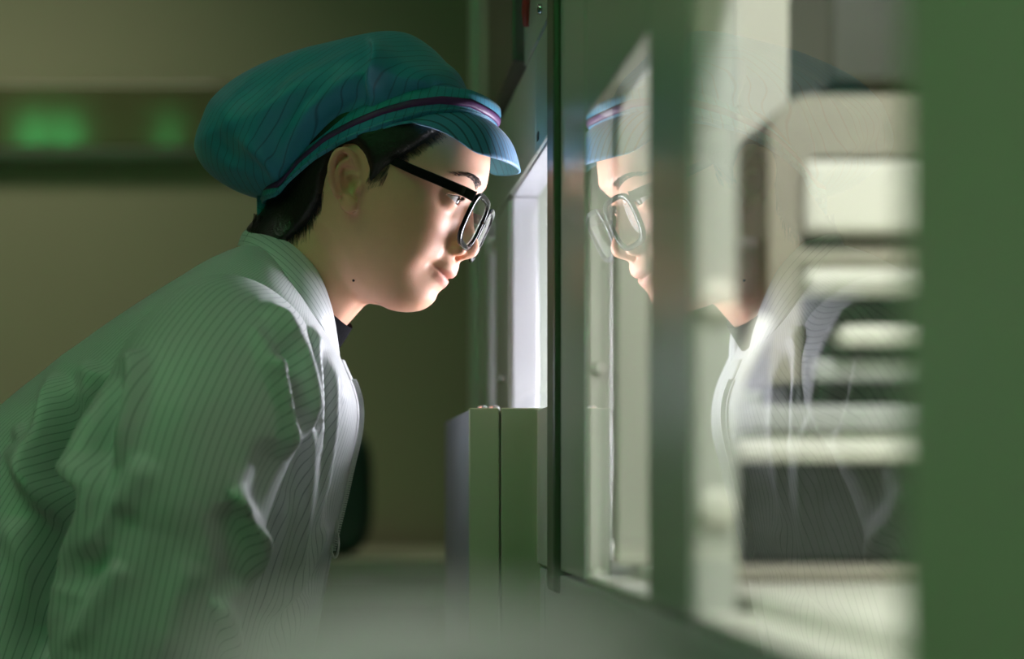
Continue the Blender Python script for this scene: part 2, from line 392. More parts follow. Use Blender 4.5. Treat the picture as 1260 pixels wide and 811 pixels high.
# ================================================================== the person
# ---- implicit-surface tools
def surface_nets(f, origin, h):
    """polygonise the zero level of f[x,y,z]; returns verts, quads"""
    s = f < 0
    nx, ny, nz = f.shape
    cnt = np.zeros((nx-1, ny-1, nz-1), np.int8)
    for a in (0, 1):
        for b in (0, 1):
            for c in (0, 1): cnt += s[a:nx-1+a, b:ny-1+b, c:nz-1+c]
    act = (cnt > 0) & (cnt < 8); idx = np.argwhere(act)
    vid = -np.ones(act.shape, np.int64); vid[act] = np.arange(len(idx))
    acc = np.zeros((len(idx), 3)); num = np.zeros(len(idx))
    cor = [(a, b, c) for a in (0, 1) for b in (0, 1) for c in (0, 1)]
    val = {c: f[idx[:, 0]+c[0], idx[:, 1]+c[1], idx[:, 2]+c[2]].astype(float) for c in cor}
    for c in cor:
        for ax in range(3):
            if c[ax] == 0:
                d = list(c); d[ax] = 1; d = tuple(d)
                m = (val[c] < 0) != (val[d] < 0)
                t = val[c]/np.where(m, val[c]-val[d], 1)
                p = np.tile(np.array(c, float), (len(idx), 1)); p[:, ax] += t
                acc[m] += p[m]; num[m] += 1
    V = np.array(origin)+(idx+acc/num[:, None])*h
    Q = []
    for ax in range(3):
        sl0 = [slice(None)]*3; sl1 = [slice(None)]*3; sl0[ax] = slice(0, -1); sl1[ax] = slice(1, None)
        ch = s[tuple(sl0)] != s[tuple(sl1)]
        e = np.argwhere(ch); u, v = (ax+1) % 3, (ax+2) % 3
        ok = (e[:, u] > 0) & (e[:, v] > 0) & (e[:, u] < f.shape[u]-1) & (e[:, v] < f.shape[v]-1); e = e[ok]
        def g(du, dv):
            i = e.copy(); i[:, u] -= du; i[:, v] -= dv; return vid[i[:, 0], i[:, 1], i[:, 2]]
        q = np.stack([g(1, 1), g(0, 1), g(0, 0), g(1, 0)], 1)
        flip = ~s[e[:, 0], e[:, 1], e[:, 2]]; q[flip] = q[flip][:, ::-1]
        Q.append(q)
    return V, np.concatenate(Q)
def laplace(V, Q, it=2, lam=.5):
    E_ = np.concatenate([Q[:, [0, 1]], Q[:, [1, 2]], Q[:, [2, 3]], Q[:, [3, 0]]])
    n = np.bincount(E_.ravel(), minlength=len(V)).astype(float)
    for _ in range(it):
        S = np.zeros_like(V)
        for k in range(3):
            S[:, k] = np.bincount(E_[:, 0], V[E_[:, 1], k], len(V))+np.bincount(E_[:, 1], V[E_[:, 0], k], len(V))
        V = V+lam*(S/n[:, None]-V)
    return V
def smin(a, b, k):
    h = np.clip(.5+.5*(b-a)/k, 0, 1); return b+(a-b)*h-k*h*(1-h)
def smax(a, b, k): return -smin(-a, -b, k)
def grid(x, y, z, h):
    ax = [np.arange(a, b, h, dtype=np.float32) for a, b in (x, y, z)]
    return ax[0][:, None, None], ax[1][None, :, None], ax[2][None, None, :]
def ell(X, Y, Z, c, r):
    k = np.sqrt(((X-c[0])/r[0])**2+((Y-c[1])/r[1])**2+((Z-c[2])/r[2])**2); return (k-1)*min(r)
def capsule(X, Y, Z, a, b, ra, rb, sy=1.0):
    a = np.array(a); b = np.array(b); d = b-a; L2 = (d*d).sum()
    t = np.clip(((X-a[0])*d[0]+(Y-a[1])*d[1]+(Z-a[2])*d[2])/L2, 0, 1)
    return np.sqrt((X-a[0]-t*d[0])**2+((Y-a[1]-t*d[1])*sy)**2+(Z-a[2]-t*d[2])**2)-(ra+(rb-ra)*t)
def poly_sd(x, z, P):
    """signed distance to polygon P (negative inside) on broadcast arrays"""
    x, z = np.broadcast_arrays(x, z); P = np.array(P, float); d = np.full(x.shape, 1e9); ins = np.zeros(x.shape, bool)
    for i in range(len(P)):
        a, b = P[i], P[(i+1) % len(P)]; e = b-a
        t = np.clip(((x-a[0])*e[0]+(z-a[1])*e[1])/(e@e), 0, 1)
        d = np.minimum(d, (x-a[0]-t*e[0])**2+(z-a[1]-t*e[1])**2)
        c = (a[1] > z) != (b[1] > z)
        xi = a[0]+(z-a[1])*e[0]/(e[1] if abs(e[1]) > 1e-9 else 1e-9)
        ins ^= c & (x < xi)
    return np.where(ins, -1, 1)*np.sqrt(d)
def line_dist(x, z, P):
    d = np.full(np.broadcast(x, z).shape, 1e9); P = np.array(P, float); par = np.zeros(d.shape); n = len(P)-1
    for i in range(n):
        a, e = P[i], P[i+1]-P[i]
        t = np.clip(((x-a[0])*e[0]+(z-a[1])*e[1])/(e@e), 0, 1)
        dd = np.hypot(x-a[0]-t*e[0], z-a[1]-t*e[1]); m = dd < d
        d = np.where(m, dd, d); par = np.where(m, (i+t)/n, par)
    return d, par
def side_of(x, z, P):
    """signed distance to a polyline: positive on its left"""
    P = np.array(P, float); d = np.full(np.broadcast(x, z).shape, 1e9); sg = np.ones(d.shape); par = np.zeros(d.shape); n = len(P)-1
    for i in range(n):
        a, e = P[i], P[i+1]-P[i]
        t = np.clip(((x-a[0])*e[0]+(z-a[1])*e[1])/(e@e), 0, 1)
        qx, qz = x-a[0]-t*e[0], z-a[1]-t*e[1]; dd = np.hypot(qx, qz); m = dd < d
        d = np.where(m, dd, d); sg = np.where(m, np.sign(e[0]*qz-e[1]*qx), sg); par = np.where(m, (i+t)/n, par)
    return d*sg, par
def sstep(a, b, v):
    t = np.clip((v-a)/(b-a), 0, 1); return t*t*(3-2*t)

# ---- head frame: +X towards the nose, +Z crown, -Y the cheek turned to the camera
HEAD = Vector((.0394, 1.93, CAMZ+.2930))
HR = Matrix.Rotation(math.radians(-12), 3, 'Z') @ Matrix.Rotation(math.radians(20), 3, 'Y')
HRn = np.array(HR)
def head_to_world(V): return V@HRn.T+np.array(HEAD)

person = bpy.data.objects.new('person', None)       # replaced below by the body mesh
bpy.data.objects.remove(person)

# ---- skin: head and neck
h = .00125
X, Y, Z = grid((-.13, .14), (-.10, .10), (-.215, .125), h)
zz = Z[0, 0]; yy = Y[0, :, 0]
A = np.abs(Y)
Pb_z = [-.13, -.115, -.108, -.104, -.097, -.09, -.08, -.07, -.06, -.05, -.04, -.03, -.02, 0, .01, .02, .03, .04, .05, .063, .08, .1, .125]
Pb_x = [.055, .066, .079, .0905, .0985, .1016, .1022, .1050, .1080, .1090, .1070, .1035, .1015, .1020, .1035, .1070, .1112, .1112, .1093, .1054, .095, .074, .030]
Pb = np.interp(zz, Pb_z, Pb_x)
ker = np.ones(5)/5; Pb = np.convolve(np.pad(Pb, 2, 'edge'), ker, 'valid')
W = np.interp(zz, [-.13, -.11, -.10, -.08, -.06, -.03, -.005, .03, .06, .1, .125], [.020, .032, .0415, .0535, .0600, .0672, .0708, .0705, .069, .061, .05])
W = np.convolve(np.pad(W, 6, 'edge'), np.ones(13)/13, 'valid')
y2, z2 = Y[0], Z[0]                      # (ny,1),(1,nz)
a2 = np.abs(y2)
G = lambda v, c, s: np.exp(-((v-c)/s)**2)
B = np.zeros((len(yy), len(zz)))
# nose ridge
Hn = np.interp(zz, [-.048, -.0445, -.0419, -.0382, -.0339, -.0271, -.0241, -.0198, -.0141, 0, .0125, .02, .03], [0, .003, .007, .0145, .0205, .0242, .0236, .0218, .0178, .0108, .0045, .0016, 0])
Sn = np.interp(zz, [-.045, -.034, -.025, -.012, 0, .012, .03], [.0105, .0115, .0105, .0085, .0075, .0075, .010])
B += Hn[None, :]*np.exp(-(a2/Sn[None, :])**2.2)
# lips
zm = -.0635+.0068*np.clip(a2/.0245, 0, 1.15)**1.7
lipw = np.clip(1-(a2/.0245)**2, 0, 1)
B += .0036*lipw**.7*np.exp(-((z2-(zm+.0052))/.0044)**2)
B += .0034*np.clip(1-(a2/.0225)**2, 0, 1)**.8*np.exp(-((z2-(zm-.0054))/.0045)**2)
B -= .0036*sstep(.0275, .021, a2)*np.exp(-((z2-zm)/.0014)**2)
B -= .0022*G(a2, .0270, .004)*G(z2, -.0565, .005)          # corner dimple
B -= .0020*G(z2, -.079, .005)*G(a2, 0, .016)
B -= .0010*G(a2, 0, .003)*G(z2, -.049, .006)               # philtrum
# sockets, cheekbones, cheek fullness
B -= .0075*G(a2, .030, .015)*G(z2, .0085, .012)
B += .0020*G(a2, .033, .018)*G(z2, .034, .007)
B += .0030*G(a2, .047, .015)*G(z2, -.018, .016)
B += .0010*G(a2, .046, .012)*G(z2, -.05, .018)
B -= .0075*G(a2, .031, .014)*G(z2, -.061, .020)            # dental arch falls away beside the mouth
B -= .0018*G(a2, .020+.16*np.clip(-.030-z2, 0, .04), .004)*sstep(-.062, -.05, z2)*sstep(-.024, -.034, z2)  # nasolabial
# bring the centre line onto the measured profile
prof_x = [.0633, .0515, .0399, .0304, .0249, .0190, .0120, .0030, -.0080, -.0141, -.0198, -.0241, -.0271, -.0339, -.0382, -.0419, -.0447, -.0487, -.0536, -.0583, -.0613, -.0635, -.0664, -.0711, -.0759, -.0791, -.0845, -.0926, -.0996, -.104]
prof_v = [.1054, .1093, .1114, .1120, .1100, .1080, .1075, .1105, .1155, .119, .1242, .1259, .1268, .1262, .1215, .1150, .1136, .1140, .1142, .1138, .112, .1081, .1093, .1088, .1055, .1033, .1034, .1015, .0973, .0905]
res = np.interp(zz, prof_x[::-1], prof_v[::-1])-(Pb+B[len(yy)//2])
res[(zz > .06) | (zz < -.10)] = 0
res = np.convolve(np.pad(res, 2, 'edge'), ker, 'valid')
B += res[None, :]*np.exp(-(a2/np.interp(zz, [-.1, -.07, -.05, -.04, -.02, .0, .03], [.022, .020, .020, .012, .009, .008, .02])[None, :])**2)
xc = .012
sx = sstep(.03, .07, X)
Xs = X-B[None].astype(np.float32)*sx
af = (Pb-xc)[None, None, :]
n_exp = 2.25
dx = np.where(Xs > xc, (Xs-xc)/af, (xc-Xs)/.075)
rho = (np.abs(dx)**n_exp+(A/W[None, None, :])**n_exp)**(1/n_exp)
f = ((rho-1)*.075).astype(np.float32)
# underside of the jaw
xx = X[:, 0, 0]
zb = np.interp(xx, [-.06, -.03, -.01, .012, .03, .044, .06, .08, .092, .10, .12], [-.045, -.050, -.060, -.078, -.097, -.1065, -.1090, -.1085, -.1045, -.098, -.09])
f = smax(f, (zb[:, None, None]-Z-.02*(A/.06)**2*0), .012)
base = smin(f, ell(X, Y, Z, (-.008, 0, .036), (.094, .0715, .080)), .02)
# neck
NA, NB = (.012, 0, -.045), (-.068, 0, -.205)
neck = capsule(X, Y, Z, NA, NB, .0515, .058, 1.05)
neck = smin(neck, capsule(X, Y, Z, (-.022, 0, -.03), (-.060, 0, -.12), .042, .042), .025)
neck = neck-.0035*np.exp(-((A-.030-(Z+.09)*.15)/.012)**2)*sstep(-.03, .03, X)*sstep(-.05, -.09, Z)   # sternomastoid
base = smin(base, neck.astype(np.float32), .016)
f = base.copy()
# nostril wings, tip
f = smin(f, ell(X, A, Z, (.1085, .0132, -.0335), (.0098, .0060, .0072)), .0028)
f = smin(f, ell(X, Y, Z, (.1172, 0, -.0285), (.0088, .0085, .0075)), .004)
f = smax(f, -ell(X, A, Z, (.1135, .0072, -.0412), (.0056, .0034, .0044)), .002)
# eyelids around the eyeball
EY = (.0865, .0315, .0085)
lid = np.sqrt((X-EY[0])**2+(A-EY[1])**2+(Z-EY[2])**2)-.0138
f = smin(f, lid, .006)
u = (A-EY[1])/.0148
tilt = EY[2]+.0012*u-.0005
almond = np.maximum(Z-(tilt+.0040*(1-u**2)), (tilt-.0042*(1-u**2))-Z)
cut = np.maximum(np.maximum(almond, np.abs(u)*.0148-.0148), np.maximum(EY[0]+.002-X, lid-.004))
f = smax(f, -cut, .0008)
crease = np.abs(lid)*0+np.exp(-((Z-(tilt+.0085-.004*u**2))/.0012)**2)*sstep(1.15, .9, np.abs(u))*sstep(.07, .08, X)
f = f+.0011*crease.astype(np.float32)
# ears
ear_out = [(.0105, -.004), (.0063, .0061), (.0001, .0141), (-.0092, .0182), (-.0165, .0140), (-.019, .0079), (-.0195, -.0005), (-.0180, -.0090), (-.0139, -.0185), (-.0038, -.0306), (.0064, -.0372), (.0130, -.0389), (.0175, -.0375), (.0185, -.0320), (.0160, -.025), (.014, -.015)]
ex0 = int((-.03-(-.13))/h); ex1 = int((.035+.13)/h); ez0 = int((-.05+.215)/h); ez1 = int((.03+.215)/h)
EX, EZ, EA = X[ex0:ex1], Z[:, :, ez0:ez1], A
d2 = poly_sd(EX[:, :, 0], EZ[:, 0, :], ear_out)[:, None, :]
ye = .0690+.0155*np.clip((.014-EX)/.031, 0, 1.2)
inset = np.clip(-d2/.0075, 0, 1)
ear = smax(d2+.001, np.abs(EA-(ye-.0075*np.sin(np.pi*.5*inset)))-.0022, .002)
rim = [(.0085, -.003), (.0045, .0052), (-.001, .0115), (-.0088, .0150), (-.0145, .0113), (-.0162, .0065), (-.0165, -.001), (-.0150, -.0085), (-.0112, -.0175), (-.0035, -.0265)]
def ear_tube(P, r, lift, e):
    d, par = line_dist(EX[:, :, 0], EZ[:, 0, :], spline(P, 30)); d = d[:, None, :]
    return smin(e, np.sqrt(d**2+(EA-(ye+lift))**2)-r, .0025)
ear = ear_tube(rim, .0029, .0005, ear)
ear = ear_tube([(-.0040, .0085), (-.0085, .0030), (-.0098, -.0050), (-.0080, -.0130), (-.0035, -.0195), (.0015, -.0225)], .0026, -.0018, ear)
ear = ear_tube([(-.0085, .0020), (-.003, .0035), (.003, .0020)], .0022, -.0025, ear)
ear = ear_tube([(.0095, -.004), (.004, -.0055), (-.001, -.0065)], .0018, -.0042, ear)
ear = smin(ear, ell(EX, EA, EZ, (.0098, .0735, -.0315), (.0082, .0042, .0075)), .004)
ear = smin(ear, ell(EX, EA, EZ, (.0128, .0720, -.0140), (.0042, .0046, .0058)), .004)    # tragus
ear = smin(ear, ell(EX, EA, EZ, (.0050, .0735, -.0245), (.0042, .0035, .0030)), .003)    # antitragus
sub = smin(f[ex0:ex1, :, ez0:ez1], ear.astype(np.float32), .0035)
conch = ell(EX, EA, EZ, (.0040, .0775, -.0130), (.0074, .0115, .0100))
conch = np.minimum(conch, ell(EX, EA, EZ, (.0035, .0785, -.0005), (.0064, .0065, .0032)))
sub = smax(sub, -conch, .0022)
f[ex0:ex1, :, ez0:ez1] = sub
Vh, Qh = surface_nets(f, (-.13, -.10, -.215), h)
Vh = laplace(Vh, Qh, 2, .5)

# skin tint stored per vertex: lips redder, ears, nostrils; a small mole under the jaw
tint = np.ones((len(Vh), 4))
ay = np.abs(Vh[:, 1]); zmv = -.0635+.0068*np.clip(ay/.0245, 0, 1.15)**1.7
up = (.0088-.0018*np.exp(-(ay/.004)**2))*np.clip(1-(ay/.0255)**2, 0.05, 1)
lipm = sstep(.0242, .0215, ay)*sstep(up+.0002, up-.0020, Vh[:, 2]-zmv)*sstep(-.0108, -.0085, Vh[:, 2]-zmv+.006*(ay/.022)**2*0)*(Vh[:, 0] > .085)
lipm *= (1-sstep(.5, 1., ay/.0245)*.5)
tint[:, :3] *= 1-lipm[:, None]*np.array([.16, .36, .30])
lip_shade = lipm*np.exp(-((Vh[:, 2]-zmv)/.0012)**2)
tint[:, :3] *= 1-lip_shade[:, None]*np.array([.45, .55, .55])  # mouth line darkened: shade between the lips put into the tint
chk = np.exp(-((ay-.045)/.02)**2-((Vh[:, 2]+.02)/.025)**2)*(Vh[:, 0] > .03)
tint[:, :3] *= 1-chk[:, None]*np.array([0, .07, .07])
earm = sstep(.071, .078, ay)*(np.abs(Vh[:, 0]) < .03)
tint[:, :3] *= 1-earm[:, None]*np.array([0, .12, .10])

# ---- body below the collar (under the clothes), coarse, same mesh
TD = 1.96
def side(px, py, y=0.0):
    """point of the figure measured in side view: y is the offset from its middle plane"""
    d = TD+y; return np.array([(px-VX)/FPX*d, d, CAMZ+(VY-py)/FPX*d])
hb = .009
bx0 = (-.75, 1.60, 0.0)
X, Y, Z = grid((-.75, .20), (1.60, 2.32), (0.0, 1.36), hb)
def cap(a, b, ra, rb, sy=1.0): return capsule(X, Y, Z, a, b, ra, rb, sy)
hip = np.array([-.30, TD, .97])
chest = side(262, 455)
fb = cap(hip, chest, .100, .085, .80)
fb = smin(fb, cap(chest, side(325, 385), .085, .045), .03)
for sgn in (-1, 1):
    sh, el, wr = [np.array([q[0], TD+sgn*(TD-q[1]), q[2]]) for q in (side(285, 438, -.135), side(190, 760, -.205), side(215, 1020, -.18))]
    fb = smin(fb, cap(sh, el, .047, .038), .03); fb = smin(fb, cap(el, wr, .038, .026), .02)
    hp = np.array([-.29, TD+sgn*.065, .88]); kn = np.array([-.24, TD+sgn*.10, .48]); an = np.array([-.32, TD+sgn*.10, .08])
    fb = smin(fb, cap(hp, kn, .070, .055), .04); fb = smin(fb, cap(kn, an, .055, .036), .03)
    fb = smin(fb, cap(an, an+np.array([.15, 0, -.045]), .036, .028), .03)
Vb, Qb = surface_nets(fb.astype(np.float32), bx0, hb); Vb = laplace(Vb, Qb, 3, .5)
# hands, outside the frame, hanging relaxed
hv, hq = [], []
def capmesh(a, b, ra, rb, n=10, m=6):
    vs_, fs = tube_data([tuple(np.array(a)+(np.array(b)-np.array(a))*t) for t in np.linspace(0, 1, m)], list(np.linspace(ra, rb, m)), n)
    o = len(hv); hv.extend(vs_); hq.extend([tuple(i+o for i in q) for q in fs])
for sgn in (-1, 1):
    q = side(215, 1020, -.18); wr = np.array([q[0], TD+sgn*(TD-q[1]), q[2]]); pal = wr+np.array([.02, 0, -.085])
    capmesh(wr, wr+np.array([.008, 0, -.03]), .025, .032); capmesh(wr+np.array([.008, 0, -.03]), pal, .034, .030)
    for k, ln in enumerate((.072, .08, .075, .06)):
        o0 = pal+np.array([-.028+.018*k, 0, .004]); m1 = o0+np.array([.006, sgn*-.006, -ln*.55]); m2 = m1+np.array([.012, sgn*-.016, -ln*.42])
        capmesh(o0, m1, .0092, .0085); capmesh(m1, m2, .0085, .0068)
    t0 = wr+np.array([.03, 0, -.035]); t1 = t0+np.array([.025, -sgn*.012, -.035]); t2 = t1+np.array([.006, -sgn*.008, -.032])
    capmesh(t0, t1, .012, .0105); capmesh(t1, t2, .0105, .008)

M['skin'] = attr_color(material('skin', srgb(230, 172, 142), .50, var=.05, nscale=90, bump=.12, bscale=900, sss=.18, spec=.38), 'tint')
allV = np.concatenate([head_to_world(Vh), Vb, np.array(hv)])
faces = Qh.tolist()+(Qb+len(Vh)).tolist()+[tuple(i+len(Vh)+len(Vb) for i in q) for q in hq]
person = mesh_obj('person', allV, faces, M['skin'])
tag(person, 'person in striped white smock and teal cap bending forward to peer into the machine', 'person')
ca = person.data.color_attributes.new('tint', 'FLOAT_COLOR', 'POINT')
full = np.ones((len(allV), 4)); full[:len(Vh)] = tint; ca.data.foreach_set('color', full.ravel())

def head_part(name, V, F_, mat, parent=None, smooth=True):
    return mesh_obj(name, head_to_world(np.array(V, float)), F_, mat, parent or person, smooth)

# ---- eyes
M['eye'] = bpy.data.materials.new('eye'); M['eye'].use_nodes = True
N_ = M['eye'].node_tree.nodes; L_ = M['eye'].node_tree.links; b_ = N_['Principled BSDF']; b_.inputs['Roughness'].default_value = .08
at_ = N_.new('ShaderNodeAttribute'); at_.attribute_name = 'tint'; L_.new(at_.outputs['Color'], b_.inputs['Base Color'])
for sgn in (-1, 1):
    nu, nv = 40, 28; r = .0122; vv, ff, cc = [], [], []
    gaze = Vector((1, .05, -.10)).normalized(); q = Vector((1, 0, 0)).rotation_difference(gaze)
    for i in range(nv+1):
        a = math.pi*i/nv
        for k in range(nu):
            b = 2*math.pi*k/nu
            rr = r+.0009*max(0, 1-(a/.45)**2)
            p = q@Vector((math.cos(a), math.sin(a)*math.cos(b), math.sin(a)*math.sin(b)))*rr
            vv.append((EY[0]+p.x, sgn*EY[1]+p.y, EY[2]+p.z))
            cc.append((.002, .002, .002, 1) if a < .17 else ((.020, .011, .007, 1) if a < .50 else (.62, .58, .56, 1)))
    for i in range(nv):
        for k in range(nu): ff.append((i*nu+k, i*nu+(k+1) % nu, (i+1)*nu+(k+1) % nu, (i+1)*nu+k))
    o = head_part('eye', vv, ff, M['eye'])
    c_ = o.data.color_attributes.new('tint', 'FLOAT_COLOR', 'POINT'); c_.data.foreach_set('color', np.array(cc).ravel())

# ---- hair: cap of hair over the skull with a soft hairline, plus loose strands
M['hair'] = material('black_brown_hair', (.012, .008, .007), .38, var=.3, nscale=150, bump=.4, bscale=400)
hair_poly = [(-.046, -.092), (-.026, -.058), (-.0195, -.034), (-.0215, -.015), (-.020, .004), (-.013, .0190), (-.004, .0225), (.006, .0175), (.0155, .006), (.0185, -.008), (.0220, -.010), (.0245, -.002), (.030, .010), (.041, .024), (.056, .043), (.072, .068), (.09, .10), (.09, .16), (-.15, .16), (-.15, -.05), (-.10, -.088)]
hh = .0022
X, Y, Z = grid((-.13, .14), (-.10, .10), (-.215, .125), h)
st = 2
Xh, Yh, Zh = X[::st], Y[:, ::st], Z[:, :, ::st]
bs = base[::st, ::st, ::st]
hd = poly_sd(Xh[:, :, 0], Zh[:, 0, :], hair_poly)[:, None, :]
th = -.0025+.0085*sstep(.002, -.008, hd)+.002*sstep(-.01, -.05, Xh)*sstep(-.06, -.02, Zh)
fh = np.maximum(bs-th, -(bs+.004))
fh = np.maximum(np.maximum(fh, hd-.004), Zh-.092).astype(np.float32)
Vx, Qx = surface_nets(fh, (-.13, -.10, -.215), h*st); Vx = laplace(Vx, Qx, 2)
Vx = Vx.tolist(); Fx = Qx.tolist()
def strand(pts, r0):
    if max(p[2] for p in pts) > .10: return
    vs_, fs = tube_data(pts, list(np.linspace(r0, r0*.25, len(pts))), 4)
    o = len(Vx); Vx.extend([list(v) for v in vs_]); Fx.extend([tuple(i+o for i in q) for q in fs])
def head_y(x, z, lift=.001):
    """half width of the smooth head at (x, z)"""
    i = min(max(int((x+.13)/h), 0), base.shape[0]-1); k = min(max(int((z+.215)/h), 0), base.shape[2]-1)
    col = base[i, :, k]; j = np.argmax(col < 0)
    return -.10+j*h-lift if col[j] < 0 else 0
hl = spline(hair_poly[13:17], 200)
for k in range(900):
    p = hl[random.randrange(len(hl))]; L = random.uniform(.012, .024); up_ = random.uniform(.25, .75)
    x0_, z0_ = p[0]+random.uniform(-.004, .004)+.002, p[1]+random.uniform(-.004, .003)-.002
    pts = [(x0_-L*t*.9, head_y(x0_-L*t*.9, z0_+L*t*up_, .0003+.0055*t), z0_+L*t*up_) for t in (1, .66, .33, 0)]
    strand(pts, .00018)
for k in range(300):       # fine sideburn hairs growing down in front of the ear
    x0_ = random.uniform(.018, .034); z0_ = .010+(x0_-.018)*.5+random.uniform(-.016, .002); L = random.uniform(.006, .013)
    pts = [(x0_-L*t*.15, head_y(x0_-L*t*.15, z0_-L*t, .0012-.0008*t), z0_-L*t) for t in (0, .33, .66, 1)]
    strand(pts, .00009)
nl = spline([(-.046, -.090), (-.026, -.056), (-.0195, -.034)], 100)
for k in range(420):
    p = nl[random.randrange(len(nl))]; L = random.uniform(.010, .022)
    x0_, z0_ = p[0]-random.uniform(.0, .01), p[1]+random.uniform(.0, .008)
    ang = random.uniform(-.5, .5)
    pts = [(x0_+L*t*(.25+ang*.3), head_y(x0_+L*t*.25, z0_-L*t*.9, .003-.0022*t), z0_-L*t*.9) for t in (0, .33, .66, 1)]
    strand(pts, .00020)
for k in range(160):       # wisps at the nape silhouette
    y0_ = random.uniform(-.035, .035); x0_ = -.082+random.uniform(-.004, .006); L = random.uniform(.012, .03); c = random.uniform(-.3, .15)
    pts = [(x0_+L*t*c*t+.004*t, y0_+.004*t*random.uniform(-1, 1), -.066-L*t) for t in (0, .33, .66, 1)]
    strand(pts, .0003)
hair = head_part('hair', Vx, Fx, M['hair'])

# ---- eyebrows and lashes
M['brow'] = material('brown_black_brow', (.035, .024, .020), .6)
for sgn in (-1, 1):
    vv, ff = [], []
    def addtube(pts, r0):
        vs_, fs = tube_data(pts, list(np.linspace(r0, r0*.3, len(pts))), 4); o = len(vv); vv.extend(vs_); ff.extend([tuple(i+o for i in q) for q in fs])
    def face_x(y, z):
        j = int((y+.10)/h); k = int((z+.215)/h); col = f[:, j, k]; i = len(col)-1-np.argmax(col[::-1] < 0); return -.13+(i+col[i]/(col[i]-col[i+1]))*h+.0007
    for k in range(300):
        t = random.random()**.9; wv = random.uniform(-1, 1)
        yb = .014+.034*t; zb_ = .0270+.0062*math.sin(min(t*1.25, 1.)*math.pi*.55)-.004*max(0, t-.7)/.3+wv*.0040*(1-.6*t)
        pts = []
        for q_ in (0, .5, 1):
            yq, zq = yb+.006*q_, zb_+.0022*q_*(1-t*1.5)-.0006*wv*q_
            pts.append((face_x(sgn*yq, zq), sgn*yq, zq))
        addtube(pts, .00017)
    head_part('eyebrow', vv, ff, M['brow'])
    vv, ff = [], []
    for k in range(46):
        u_ = -1+2*k/45; yb = EY[1]+.0148*u_*.97; zl = EY[2]+.0012*u_-.0005+.0040*(1-u_*u_)
        xl = EY[0]+math.sqrt(max(.0140**2-(yb-EY[1])**2-(zl-EY[2])**2, 1e-6))
        L = .0058*(.75+.25*random.random())
        pts = [(xl-.0006+L*t*.85, sgn*(yb+L*t*.35*u_), zl-L*t*.30+L*t*t*.35) for t in (0, .35, .7, 1)]
        addtube(pts, .00022)
    head_part('eyelashes', vv, ff, M['hair'])
lathe_mole = head_part('mole', *tube_data([(.0335, -.0540, -.0960), (.0335, -.0565, -.0960)], [.0012, .0009], 10), M['hair'])

# ------------------------------------------------------------------ cap
M['cap'] = striped('teal_cap_cloth', (.035, .29, .46), (.018, .15, .25), .0062, .0003, .55, .35, 45)
M['cap_stripe'] = material('purple_ribbon', (.10, .016, .12), .5, bump=.2, bscale=200)
M['brim_under'] = striped('blue_brim_lining', (.05, .24, .46), (.02, .08, .16), .0062, .0009, .55, .2, 60)
top = [(-.0817, -.0478), (-.105, -.0500), (-.1277, -.0487), (-.1518, -.0418), (-.167, -.0293), (-.1712, -.0156), (-.1712, .0013), (-.1688, .0254), (-.1526, .0523), (-.1262, .0791), (-.0955, .102), (-.0663, .1196), (-.0418, .1337), (-.0216, .1425), (-.0019, .1453), (.0204, .1396), (.0378, .131), (.0516, .1253), (.0648, .1127), (.078, .1000)]
top = spline(top, 70).tolist()
bot = [(.0747, .0815), (.0465, .0618), (.0188, .0395), (-.0112, .0135), (-.0338, -.0115), (-.0525, -.0355), (-.0632, -.0475)]
hc = .002
X, Y, Z = grid((-.19, .10), (-.125, .125), (-.065, .16), hc)
d2 = poly_sd(X[:, :, 0], Z[:, 0, :], top+bot)
q_ = np.clip(-d2/.080, -1, 1)
core = 1-(1-q_)**2
x2, z2_ = X[:, :, 0]+0*Z[:, 0, :], Z[:, 0, :]+0*X[:, :, 0]
Wc = .104*np.ones_like(core)
def cap_fold(P, amp, wd, sharp=0.):
    s, par = side_of(x2, z2_, spline(P, 24)); fade = np.sin(np.pi*np.clip(par, .04, .96))**.6
    if sharp:
        return amp*fade*np.where(s > 0, np.exp(-(s/wd)**2), np.exp(-(s/(wd*sharp))**2))
    return amp*fade*np.exp(-(s/wd)**2)
def capl(px, py):           # side-view measure on the camera side of the cap, in head coordinates
    d = np.array([(px-VX)/FPX, 1, (VY-py)/FPX]); Ov = np.array([HEAD.x, HEAD.y, HEAD.z-CAMZ])
    a = HRn.T@d; b = HRn.T@Ov; t = (-.085+b[1])/a[1]; p = t*a-b; return (p[0], p[2])
for P, amp, wd, sh in (
    ([(450, 44), (461, 60), (464, 80), (457, 100), (454, 124)], .016, .012, .10),
    ([(470, 60), (500, 80), (545, 95), (572, 108)], .006, .010, 0),
    ([(452, 60), (410, 82), (360, 115), (318, 160), (300, 200)], .008, .016, .6),
    ([(452, 118), (420, 130), (392, 152), (362, 186)], -.007, .008, .8),
    ([(440, 100), (400, 128), (365, 165), (345, 205)], .008, .012, .6),
    ([(300, 180), (312, 190), (325, 205), (340, 225)], .009, .009, .3),
    ([(262, 150), (275, 180), (300, 205), (328, 222)], -.008, .010, 0),
    ([(262, 205), (290, 205), (318, 222)], .007, .010, .6),
    ([(300, 110), (275, 140), (262, 175)], .005, .014, 0),
    ([(535, 62), (552, 82), (562, 100)], .006, .008, .4),
    ([(500, 118), (540, 104), (572, 100)], -.005, .006, 0)):
    Wc += cap_fold([capl(*p) for p in P], amp*1.5, wd, sh)
nzv = np.array([[mnoise.fractal(Vector((a*28, b*28, 3.1)), .8, 2, 3) for b in Z[0, 0, ::4]] for a in X[::4, 0, 0]])
nzv = np.kron(nzv, np.ones((4, 4)))[:core.shape[0], :core.shape[1]]
for _ in range(4):
    nzv = (np.roll(nzv, 1, 0)+np.roll(nzv, -1, 0)+np.roll(nzv, 1, 1)+np.roll(nzv, -1, 1))/4
Wc += .004*nzv
